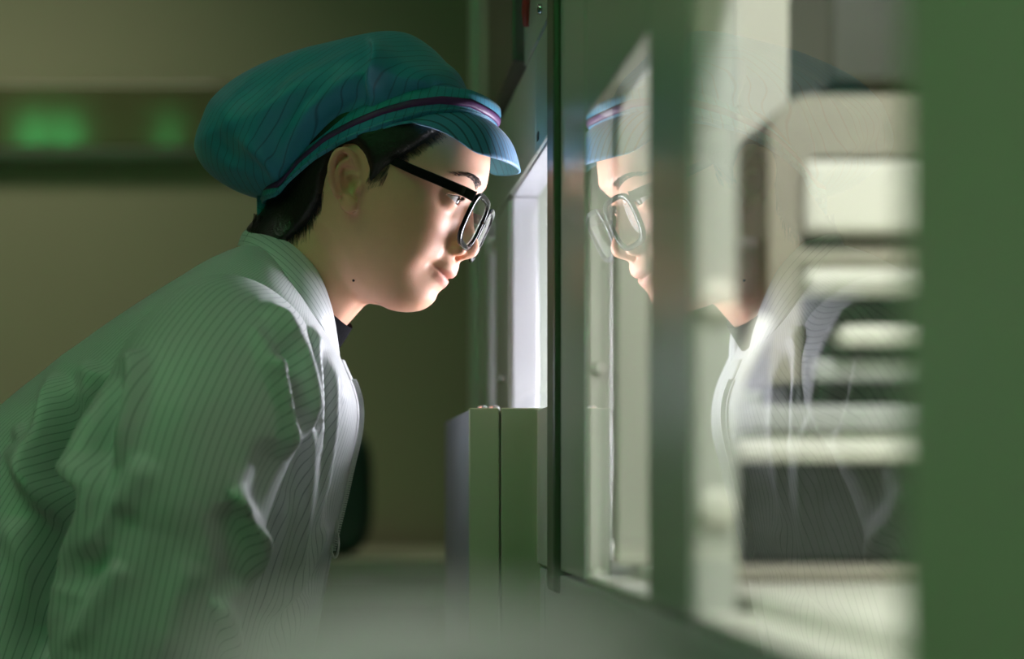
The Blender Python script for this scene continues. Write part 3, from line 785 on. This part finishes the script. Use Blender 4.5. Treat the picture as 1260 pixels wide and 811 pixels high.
fc = ((Y/Wc[:, None, :])**2-core[:, None, :]).astype(np.float32)
Vc, Qc = surface_nets(fc, (-.19, -.125, -.065), hc); Vc = laplace(Vc, Qc, 4)
crown = mesh_obj('cap', head_to_world(Vc), Qc, M['cap'], person)
crown['label'] = 'puffed teal crown cloth with folds'
def set_attr(o, name, vals):
    a = o.data.attributes.new(name, 'FLOAT', 'POINT'); a.data.foreach_set('value', np.asarray(vals, np.float32))
fr_ = sstep(-.022, -.010, Vc[:, 0]*1.0+.02*0)
set_attr(crown, 'stripe', Vc[:, 0]*.80+Vc[:, 2]*-.30+.25*np.abs(Vc[:, 1]))
# band, ribbon and brim follow an oval around the head
bl = np.array([(-.086, -.0540), (-.0644, -.0458), (-.0554, -.0307), (-.0369, -.0038), (-.0143, .0203), (.0167, .0454), (.0456, .0666), (.0747, .0822), (.100, .0880)])
bu = np.array([(-.086, -.0330), (-.0641, -.0270), (-.049, .0066), (-.0271, .0408), (-.0041, .0633), (.0215, .0803), (.049, .0975), (.078, .1061), (.092, .107)])
rb = np.array([(-.086, -.0400), (-.0632, -.0333), (-.05, -.0065), (-.0311, .0204), (-.0102, .0407), (.0117, .0589), (.034, .0739), (.0578, .0866), (.0821, .0948), (.096, .0950)])
def ring(name, lo, hi, grow, mat, parent, n=120, m=6, bulge=.003):
    vv, ff, at = [], [], []
    xcn, xa, yb = .006, .0895, .0765
    for i in range(n):
        a = 2*math.pi*i/n; ca_, sa_ = math.cos(a), math.sin(a)
        e = .88; cx_ = math.copysign(abs(ca_)**e, ca_); sy_ = math.copysign(abs(sa_)**e, sa_)
        x = xcn+(xa+grow)*cx_; y = (yb+grow)*sy_
        zl, zu = np.interp(x, lo[:, 0], lo[:, 1]), np.interp(x, hi[:, 0], hi[:, 1])
        for k in range(m+1):
            t = k/m; g = bulge*math.sin(math.pi*t)
            vv.append((x+g*cx_, y+g*sy_, zl+(zu-zl)*t)); at.append(i/n*.5)
    for i in range(n):
        for k in range(m):
            a0 = i*(m+1)+k; b0 = ((i+1) % n)*(m+1)+k; ff.append((a0, b0, b0+1, a0+1))
    o = head_part(name, vv, ff, mat, parent); set_attr(o, 'stripe', at)
    md = o.modifiers.new('thick', 'SOLIDIFY'); md.thickness = .0012; md.offset = 1
    return o
band = ring('cap_band', bl, bu, .0030, M['cap'], crown)
band['label'] = 'flat teal head band of the cap'
half = np.array([0, .0034])
ring('ribbon', rb-half, rb+half, .0062, M['cap_stripe'], crown, m=3, bulge=.0008)['label'] = 'dark purple ribbon around the band'
ring('band_seam', bl+np.array([0, .0035]), bl+np.array([0, .0047]), .0052, M['cap'], crown, m=2, bulge=.0004)
# brim
n, m = 49, 14; vv, ff, at = [], [], []
for i in range(n):
    ps = math.radians(-88+176*i/(n-1)); c_, s_ = math.cos(ps), math.sin(ps)
    cin = abs(c_)**.88; sin_ = math.copysign(abs(s_)**.88, s_)
    xi = .006+.0925*cin*1.0; yi = .0795*sin_; zi = np.interp(xi, bl[:, 0], bl[:, 1])+.003
    if xi < .0456: zi = np.interp(xi, bl[:, 0], bl[:, 1])+.001
    edge = max(0, (abs(s_)-.80)/.20)
    xo = .035+.1035*abs(c_)**.62; yo = .0815*math.copysign(abs(s_)**.95, s_); zo = .0575-.0160*(1-abs(c_)**.7)+.0160*edge**2
    xo = max(xo, xi+.001)
    for k in range(m+1):
        t = k/m; lift = .006*math.sin(math.pi*t)
        vv.append((xi+(xo-xi)*t+lift*.4, yi+(yo-yi)*t, zi+(zo-zi)*t+lift)); at.append(yi+(yo-yi)*t+.0*t)
for i in range(n-1):
    for k in range(m): a0 = i*(m+1)+k; ff.append((a0, a0+m+1, a0+m+2, a0+1))
brim = head_part('brim', vv, ff, M['cap'], crown); set_attr(brim, 'stripe', at); brim['label'] = 'stiff teal brim with blue underside'
brim.data.materials.append(M['brim_under'])
md = brim.modifiers.new('thick', 'SOLIDIFY'); md.thickness = .0022; md.offset = 1; md.material_offset = 1; md.material_offset_rim = 1
# tie at the back
rounded_pts = tube_data([head for head in [(-.083, -.01, -.040), (-.088, -.012, -.050), (-.086, -.014, -.060), (-.084, -.013, -.068)]], [.006, .007, .004, .003], 10)
o = head_part('cap_tie', rounded_pts[0], rounded_pts[1], M['cap'], crown); set_attr(o, 'stripe', [v[2] for v in rounded_pts[0]])

# ------------------------------------------------------------------ eyeglasses
spec = thing('eyeglasses', 'black plastic framed eyeglasses with large rounded lenses worn by the person', 'eyeglasses', HEAD+HR@Vector((.118, 0, -.008)))
M['frame'] = material('black_acetate', (.008, .007, .008), .14, var=.1, spec=.30)
def lens_outline(yc, sgn, grow=0., n=48):
    out = []
    for k in range(n):
        a = 2*math.pi*k/n; c_, s_ = math.cos(a), math.sin(a); e = .54
        yy_ = (.0262+grow)*math.copysign(abs(c_)**e, c_); z_ = (.0214+grow)*math.copysign(abs(s_)**e, s_)
        if s_ < 0: yy_ *= 1-.10*abs(s_)
        out.append((sgn*(yc+yy_*1.0), z_-.0068))
    return out
def front_x(y, z): return .1215-1.3*y*y+(z+.0085)*.10
def sp(name, vv, ff, mat, parent=spec):
    vv = np.array(vv, float); vv[:, 2] -= .075*(np.clip(vv[:, 1], -.06, .08)+.0335)*sstep(.04, .10, vv[:, 0])     # worn slightly askew, far lens lower
    return mesh_obj(name, head_to_world(vv), ff, mat, parent)
for sgn in (-1, 1):
    yc = .0335; vv, ff = [], []; n = 48
    oi, oo = lens_outline(yc, sgn, 0), lens_outline(yc, sgn, .0048)
    for k in range(n):
        for (y, z), dxx in ((oi[k], .0019), (oo[k], .0015), (oo[k], -.0020), (oi[k], -.0020)):
            vv.append((front_x(y, z)+dxx, y, z))
    for k in range(n):
        a0, b0 = k*4, ((k+1) % n)*4
        for j in range(4): ff.append((a0+j, a0+(j+1) % 4, b0+(j+1) % 4, b0+j))
    rimo = sp('rim', vv, ff, M['frame']); rimo.modifiers.new('bev', 'BEVEL').width = .0006
    ol = lens_outline(yc, sgn, .0004); vv = [(front_x(sgn*yc, -.0085)+.0015, sgn*yc, -.0085)]
    ff = []
    for rr_ in (.2, .4, .6, .8, 1.):
        for y, z in ol:
            y_, z_ = sgn*yc+(y-sgn*yc)*rr_, -.0085+(z+.0085)*rr_
            vv.append((front_x(y_, z_)+.0014*(1-rr_**2), y_, z_))
    for k in range(n):
        ff.append((0, 1+k, 1+(k+1) % n))
        for g_ in range(4): ff.append((1+g_*n+k, 1+g_*n+n+k, 1+g_*n+n+(k+1) % n, 1+g_*n+(k+1) % n))
    sp('lens', vv, ff, M['lens'])
    # end piece, temple arm
    ys = sgn*.0655
    arm = spline([(front_x(.064, .012)-.0005, sgn*.0640, .0112), (.108, sgn*.0690, .0125), (.095, sgn*.0715, .0135), (.06, sgn*.0745, .0172), (.042, sgn*.0735, .0195), (.025, sgn*.0680, .0212), (.004, sgn*.0655, .0215), (-.012, sgn*.0640, .0140), (-.024, sgn*.0620, -.006)], 26)
    vv, ff = [], []
    for i, p in enumerate(arm):
        t = i/25; hgt = .0048*(1-.35*t)+.0002; wd = .0017
        for dy, dz in ((-1, -1), (1, -1), (1, 1), (-1, 1)): vv.append((p[0], p[1]+dy*wd, p[2]+dz*hgt))
    for i in range(25):
        for j in range(4): ff.append((i*4+j, i*4+(j+1) % 4, i*4+4+(j+1) % 4, i*4+4+j))
    ff += [(0, 1, 2, 3), (100, 101, 102, 103)]
    tm = sp('temple_arm', vv, ff, M['frame']); tm.data.polygons.foreach_set('use_smooth', [False]*len(tm.data.polygons))
    b2 = tm.modifiers.new('bev', 'BEVEL'); b2.width = .0008; b2.segments = 2
    vs_, fs = tube_data([(front_x(.0115, -.012)-.0030, sgn*.0095, -.010), (.1150, sgn*.0075, -.014), (.1140, sgn*.0085, -.020)], [.0012, .0022, .0026], 8)
    sp('nose_pad', vs_, fs, M['lens'])
vs_, fs = tube_data(spline([(front_x(.0085, 0)+.0000, -.0085, -.0005), (.1222, -.004, .0025), (.1224, 0, .0032), (.1222, .004, .0025), (front_x(.0085, 0), .0085, -.0005)], 12), .0024, 10)
sp('bridge', vs_, fs, M['frame'])

# ------------------------------------------------------------------ smock
WHITE = (.60, .62, .62)
M['cloth'] = striped('white_striped_smock_cloth', WHITE, (.32, .35, .36), .0068, .0005, .5, .25, 22, sheen=.15)
M['zip'] = material('white_zipper', (.72, .72, .72), .35, bump=.2, bscale=300)
def project(V):
    return VX+FPX*V[:, 0]/V[:, 1], VY-FPX*(V[:, 2]-CAMZ)/V[:, 1]
def loft(secs, closed=True):
    n, m = secs.shape[:2]; ff = []
    for i in range(n-1):
        for k in range(m if closed else m-1):
            ff.append((i*m+k, i*m+(k+1) % m, (i+1)*m+(k+1) % m, (i+1)*m+k))
    return secs.reshape(-1, 3), ff
def grid_normals(S):
    du = np.gradient(S, axis=0); dv = np.roll(S, -1, 1)-np.roll(S, 1, 1)
    Nn = np.cross(dv, du); return Nn/(np.linalg.norm(Nn, axis=2, keepdims=True)+1e-9)
# side-view fold lines measured on the cloth: points, height (m), half width (m), sharpness of the left flank
FOLD_S = 2450/1.74
def folds(S, Nn, lines, sgn=-1):
    V = S.reshape(-1, 3); px, py = project(V); near = np.clip(Nn.reshape(-1, 3)[:, 1]*sgn*1.6+.25, 0, 1)
    out = np.zeros(len(V))
    for P, amp, wd, sh in lines:
        s, par = side_of(px, -py, [(a, -b) for a, b in spline(P, 20)]); s = s/FOLD_S
        fade = np.clip(np.sin(np.pi*np.clip(par, .02, .98))*1.6, 0, 1)
        g = np.where(s > 0, np.exp(-(s/wd)**2), np.exp(-(s/(wd*sh))**2))
        out += amp*fade*g
    return (out*near).reshape(S.shape[:2])
def wobble(S, amp, sc, seed):
    out = np.zeros(S.shape[:2])
    for i in range(0, S.shape[0]):
        for k in range(S.shape[1]):
            p = S[i, k]; out[i, k] = mnoise.fractal(Vector((p[0]*sc+seed, p[1]*sc, p[2]*sc)), .9, 2.1, 3)
    return amp*out
# trunk of the smock
Bk = [(334, 300), (312, 303), (285, 312), (240, 335), (195, 361), (150, 389), (105, 421), (60, 456), (20, 488), (-20, 522), (-65, 575), (-100, 640), (-125, 730), (-140, 840)]
Fr = [(404, 398), (413, 425), (424, 452), (436, 480), (441, 505), (439, 535), (430, 575), (420, 620), (408, 670), (398, 720), (388, 775), (375, 840), (352, 930), (318, 1030)]
Hw = [.072, .105, .135, .160, .176, .182, .180, .177, .174, .172, .172, .174, .178, .182]
nt_, nf = 150, 220
Bs, Fs = spline(Bk, nt_), spline(Fr, nt_); Hs = np.interp(np.linspace(0, len(Hw)-1, nt_), range(len(Hw)), Hw)
S = np.zeros((nt_, nf, 3)); U = np.zeros((nt_, nf))
for i in range(nt_):
    b3, f3 = side(*Bs[i]), side(*Fs[i]); c = (b3+f3)/2; ax = (b3-f3)/2
    for k in range(nf):
        a = 2*math.pi*k/nf; e = .86
        ca_, sa_ = math.cos(a), math.sin(a)
        S[i, k] = c+ax*math.copysign(abs(ca_)**e, ca_)+np.array([0, Hs[i]*math.copysign(abs(sa_)**e, sa_), 0])
        U[i, k] = a/(2*math.pi)*1.28 if i >= 0 else 0
Nn = grid_normals(S)
if (Nn[nt_//2, 0]@(S[nt_//2, 0]-S[nt_//2].mean(0))) < 0: Nn = -Nn
disp = folds(S, Nn, [
    ([(122, 450), (100, 560), (102, 620), (76, 700), (52, 780), (45, 860)], -.045, .026, 1),
    ([(70, 455), (52, 520), (40, 580), (60, 640)], .018, .014, .45),
    ([(90, 480), (75, 540), (80, 600)], -.012, .012, 1),
    ([(112, 440), (97, 500), (100, 560)], .014, .012, .6),
    ([(10, 550), (35, 600), (80, 655)], .014, .012, .4),
    ([(5, 640), (30, 700), (50, 790)], .012, .014, .6),
    ([(20, 520), (30, 560), (28, 610)], .010, .010, .5),
    ([(378, 400), (386, 440), (390, 500), (384, 560)], .012, .008, .5),
    ([(398, 430), (408, 490), (402, 560), (384, 650)], .010, .008, .5),
    ([(390, 420), (398, 480), (394, 550)], -.008, .005, 1),
    ([(418, 470), (420, 520), (408, 590), (398, 640)], -.008, .006, 1),
    ([(365, 480), (374, 560), (364, 650), (345, 740)], .014, .009, .5),
    ([(352, 600), (340, 680), (320, 760)], .010, .010, .5),
    ([(396, 640), (370, 690), (330, 760)], .012, .009, .5),
    ([(392, 690), (365, 740), (325, 800)], -.010, .008, 1),
    ([(380, 730), (355, 770), (320, 830)], .009, .010, .5),
])
disp += wobble(S, .0028, 6, 2.0)
disp *= np.clip(np.arange(nt_)/12, 0, 1)[:, None]
S2 = S+Nn*disp[:, :, None]
V_, F_ = loft(S2)
smock = mesh_obj('smock', V_, F_, M['cloth'], person); set_attr(smock, 'stripe', U.ravel())
smock['label'] = 'white anti-static smock with thin dark pinstripes'
# sleeves
def make_sleeve(sgn):
    C = [(330, 408, .07), (312, 418, .12), (288, 438, .162), (262, 480, .190), (235, 545, .205), (215, 620, .208), (198, 700, .205), (183, 770, .200), (172, 830, .195), (170, 900, .19), (182, 960, .185), (205, 1020, .18)]
    Rx = [.050, .070, .084, .089, .088, .082, .079, .076, .073, .068, .058, .050]
    Ry = [.035, .050, .062, .066, .064, .062, .060, .060, .058, .054, .048, .042]
    n, m = 190, 170
    Cs = spline([side(a, b, sgn*o) if sgn < 0 else side(a, b, sgn*o) for a, b, o in C], n)
    if sgn > 0:
        Cs = spline([np.array([*(side(a, b, -o)[[0]]), TD+o, side(a, b, -o)[2]]) for a, b, o in C], n)
    tt = np.linspace(0, len(C)-1, n); rx = np.interp(tt, range(len(C)), Rx); ry = np.interp(tt, range(len(C)), Ry)
    T = np.gradient(Cs, axis=0); T /= np.linalg.norm(T, axis=1, keepdims=True)
    S = np.zeros((n, m, 3)); U = np.zeros((n, m))
    for i in range(n):
        yv = np.array([0, 1., 0]); yv -= T[i]*(yv@T[i]); yv /= np.linalg.norm(yv); xv = np.cross(yv, T[i])
        for k in range(m):
            a = 2*math.pi*k/m
            S[i, k] = Cs[i]+xv*rx[i]*math.cos(a)+yv*ry[i]*math.sin(a); U[i, k] = a/(2*math.pi)*.50
    Nn = grid_normals(S)
    if (Nn[n//2, 0]@(S[n//2, 0]-S[n//2].mean(0))) < 0: Nn = -Nn
    disp = wobble(S, .0022, 7, 5.0+sgn)
    if sgn < 0:
        disp += folds(S, Nn, [
            ([(118, 500), (108, 575), (118, 618), (92, 695), (73, 765), (70, 850)], .020, .013, .5),
            ([(318, 378), (342, 408), (360, 445), (370, 495), (374, 550)], .022, .010, .45),
            ([(326, 440), (338, 470), (349, 515), (351, 570)], .018, .008, .40),
            ([(345, 420), (356, 470), (360, 530)], -.012, .006, 1),
            ([(308, 400), (322, 430), (332, 470)], .008, .008, .6),
            ([(163, 430), (167, 460), (160, 510), (142, 580)], .018, .010, .35),
            ([(135, 420), (120, 480), (110, 560), (118, 610)], .014, .013, .6),
            ([(148, 440), (136, 510), (126, 580)], -.014, .009, 1),
            ([(283, 598), (302, 638), (312, 680), (308, 740)], .022, .011, .35),
            ([(270, 620), (286, 670), (288, 730)], -.010, .012, 1),
            ([(262, 735), (273, 770), (281, 830)], .018, .010, .35),
            ([(340, 540), (325, 600), (300, 650)], -.012, .012, 1),
            ([(180, 560), (150, 620), (110, 690)], .013, .016, .45),
            ([(160, 620), (130, 670), (92, 730)], -.010, .013, 1),
            ([(150, 690), (125, 730), (90, 800)], .009, .013, .5),
            ([(240, 690), (215, 740), (200, 811)], .006, .018, .6),
            ([(230, 470), (225, 560), (200, 660)], .005, .028, 1),
        ])
    disp *= np.clip(np.arange(n)/10, 0, 1)[:, None]
    S2 = S+Nn*disp[:, :, None]
    V_, F_ = loft(S2); F_.append(tuple(range(m)))
    o = mesh_obj('sleeve', V_, F_, M['cloth'], smock); set_attr(o, 'stripe', U.ravel()); return o
make_sleeve(-1); make_sleeve(1)
# collar: stands up round the neck and folds over
ci = [(330, 279, 0), (340, 282, -.032), (356, 295, -.055), (375, 312, -.067), (391, 331, -.070), (401, 353, -.066), (408, 378, -.056), (412, 405, -.044), (413.5, 428, -.034)]
co = [(298, 305, 0), (308, 310, -.050), (330, 324, -.083), (352, 345, -.098), (374, 374, -.100), (393, 398, -.091), (405, 418, -.074), (411, 430, -.056), (414, 438, -.042)]
def both(L):
    near = [side(a, b, y) for a, b, y in L]; far = [np.array([p[0], 2*TD-p[1], p[2]]) for p in near[:0:-1]]
    return near[::-1]+[np.array([p[0], 2*TD-p[1], p[2]]) for p in near[1:]]
n = 121; I3, O3 = spline(both(ci), n), spline(both(co), n)
axis_c = np.array([I3[:, 0].mean(), TD, I3[:, 2].mean()])
m = 14; S = np.zeros((n, m+7, 3)); at = np.zeros((n, m+7))
for i in range(n):
    out = O3[i]-axis_c; out /= np.linalg.norm(out); dn = (O3[i]-I3[i])
    stand = I3[i]-(I3[i]-axis_c)*.06+dn*.0
    low = I3[i]+np.array([-.022, 0, -.032])*(1-.3*abs(i/(n-1)*2-1))-(I3[i]-axis_c)*.03
    for k in range(7): t = k/6; S[i, k] = low+(stand-low)*t; at[i, k] = -.03*(1-t)
    for k in range(m):
        t = (k+1)/m; S[i, 7+k] = I3[i]+dn*t+out*(.010*math.sin(math.pi*t**.7)+.004*t); at[i, 7+k] = t*np.linalg.norm(dn)
V_, F_ = loft(S, closed=False)
collar = mesh_obj('collar', V_, F_, M['cloth'], smock); set_attr(collar, 'stripe', at.ravel()+.0015)
md = collar.modifiers.new('thick', 'SOLIDIFY'); md.thickness = .0018; md.offset = 0
# black undershirt neck band
M['knit'] = material('black_knit', (.005, .005, .006), .9, bump=.3, bscale=300, spec=.05)
na, nb = Vector(head_to_world(np.array([[.012, 0, -.045]]))[0]), Vector(head_to_world(np.array([[-.068, 0, -.205]]))[0])
ax_ = (nb-na).normalized(); e1 = Vector((0, 1, 0)); e1 = (e1-ax_*e1.dot(ax_)).normalized(); e2 = ax_.cross(e1)
vv, ff = [], []; n, m = 64, 6
for i in range(n):
    a = 2*math.pi*i/n
    for k in range(m+1):
        t = k/m; c = na+(nb-na)*(.41+.39*t)+e2*0; r = .0622+.004*math.sin(math.pi*t)+.006*t
        sh = .020*math.cos(a)*0
        vv.append(tuple(c+e1*math.sin(a)*r*.97+e2*math.cos(a)*r))
for i in range(n):
    for k in range(m): a0 = i*(m+1)+k; b0 = ((i+1) % n)*(m+1)+k; ff.append((a0, b0, b0+1, a0+1))
o = mesh_obj('undershirt_neck', vv, ff, M['knit'], person); o['label'] = 'black knitted neck band under the smock'
# front placket with zipper
ft = spline(Fr, 200)
def strip(name, i0, i1, y0, y1, off, mat, parent, thick=.002):
    vv, ff = [], []
    for i in range(i0, i1):
        p = side(*ft[i]); nrm = np.array([1, 0, -.15])
        for k in range(5):
            y = y0+(y1-y0)*k/4; vv.append(tuple(p+np.array([off, y, 0])+np.array([-.006*((y)/.03)**2, 0, 0])))
    for i in range(i1-i0-1):
        for k in range(4): ff.append((i*5+k, i*5+k+1, i*5+6+k, i*5+5+k))
    o = mesh_obj(name, vv, ff, mat, parent); md = o.modifiers.new('t', 'SOLIDIFY'); md.thickness = thick; md.offset = 1; return o
pl = strip('placket', 26, 190, -.022, .012, .003, M['cloth'], smock, .003)
set_attr(pl, 'stripe', np.tile(np.linspace(0, .042, 5), 164))
zt = strip('zipper', 40, 126, -.031, -.0235, .0035, M['zip'], smock, .003)
for k_ in range(96):
    q3 = ft[40+int(k_*85/96)]*(1-(k_*85/96) % 1)+ft[41+int(k_*85/96)]*((k_*85/96) % 1)
    p3 = side(*q3)
    box('zipper_tooth', (p3[0]+.0005, p3[0]+.0052), (TD-.0300, TD-.0255), (p3[2]-.0010, p3[2]+.0007), M['zip'], smock, 0)
zp = side(405, 636, -.036)+np.array([.005, 0, 0])
vs_, fs = tube_data([tuple(zp), tuple(zp+np.array([.0012, -.001, -.008])), tuple(zp+np.array([0, -.001, -.016]))], [.0030, .0036, .003], 10)
mesh_obj('zipper_slider', vs_, fs, M['zip'], smock)
ringp = [tuple(zp+np.array([.0005+.0038*math.cos(a), -.002, -.026+.0135*math.sin(a)])) for a in np.linspace(0, 2*math.pi, 25)]
vs_, fs = tube_data(ringp, .0011, 8); mesh_obj('zipper_pull', vs_, fs, M['zip'], smock)
# trousers and shoes (below the frame)
M['trouser'] = striped('navy_trouser_cloth', (.03, .04, .07), (.02, .02, .03), .006, .0007)
X, Y, Z = grid((-.55, -.05), (1.72, 2.20), (.04, 1.06), .010)
ft_ = capsule(X, Y, Z, (-.28, TD, .84), (-.27, TD, .88), .120, .100, 1.05)
for sgn in (-1, 1):
    hp = (-.29, TD+sgn*.07, .82); kn = (-.24, TD+sgn*.10, .47); an = (-.32, TD+sgn*.10, .09)
    ft_ = smin(ft_, capsule(X, Y, Z, hp, kn, .088, .075), .03); ft_ = smin(ft_, capsule(X, Y, Z, kn, an, .080, .062), .03)
ft_ = np.maximum(ft_, .06-Z)
Vt, Qt = surface_nets(ft_.astype(np.float32), (-.55, 1.72, .04), .010); Vt = laplace(Vt, Qt, 2)
o = mesh_obj('trousers', Vt, Qt, M['trouser'], person); set_attr(o, 'stripe', Vt[:, 1])
for sgn in (-1, 1):
    rounded_blob('shoe', (-.25, TD+sgn*.10, .045), (.14, .048, .045), M['zip'], person, .7)
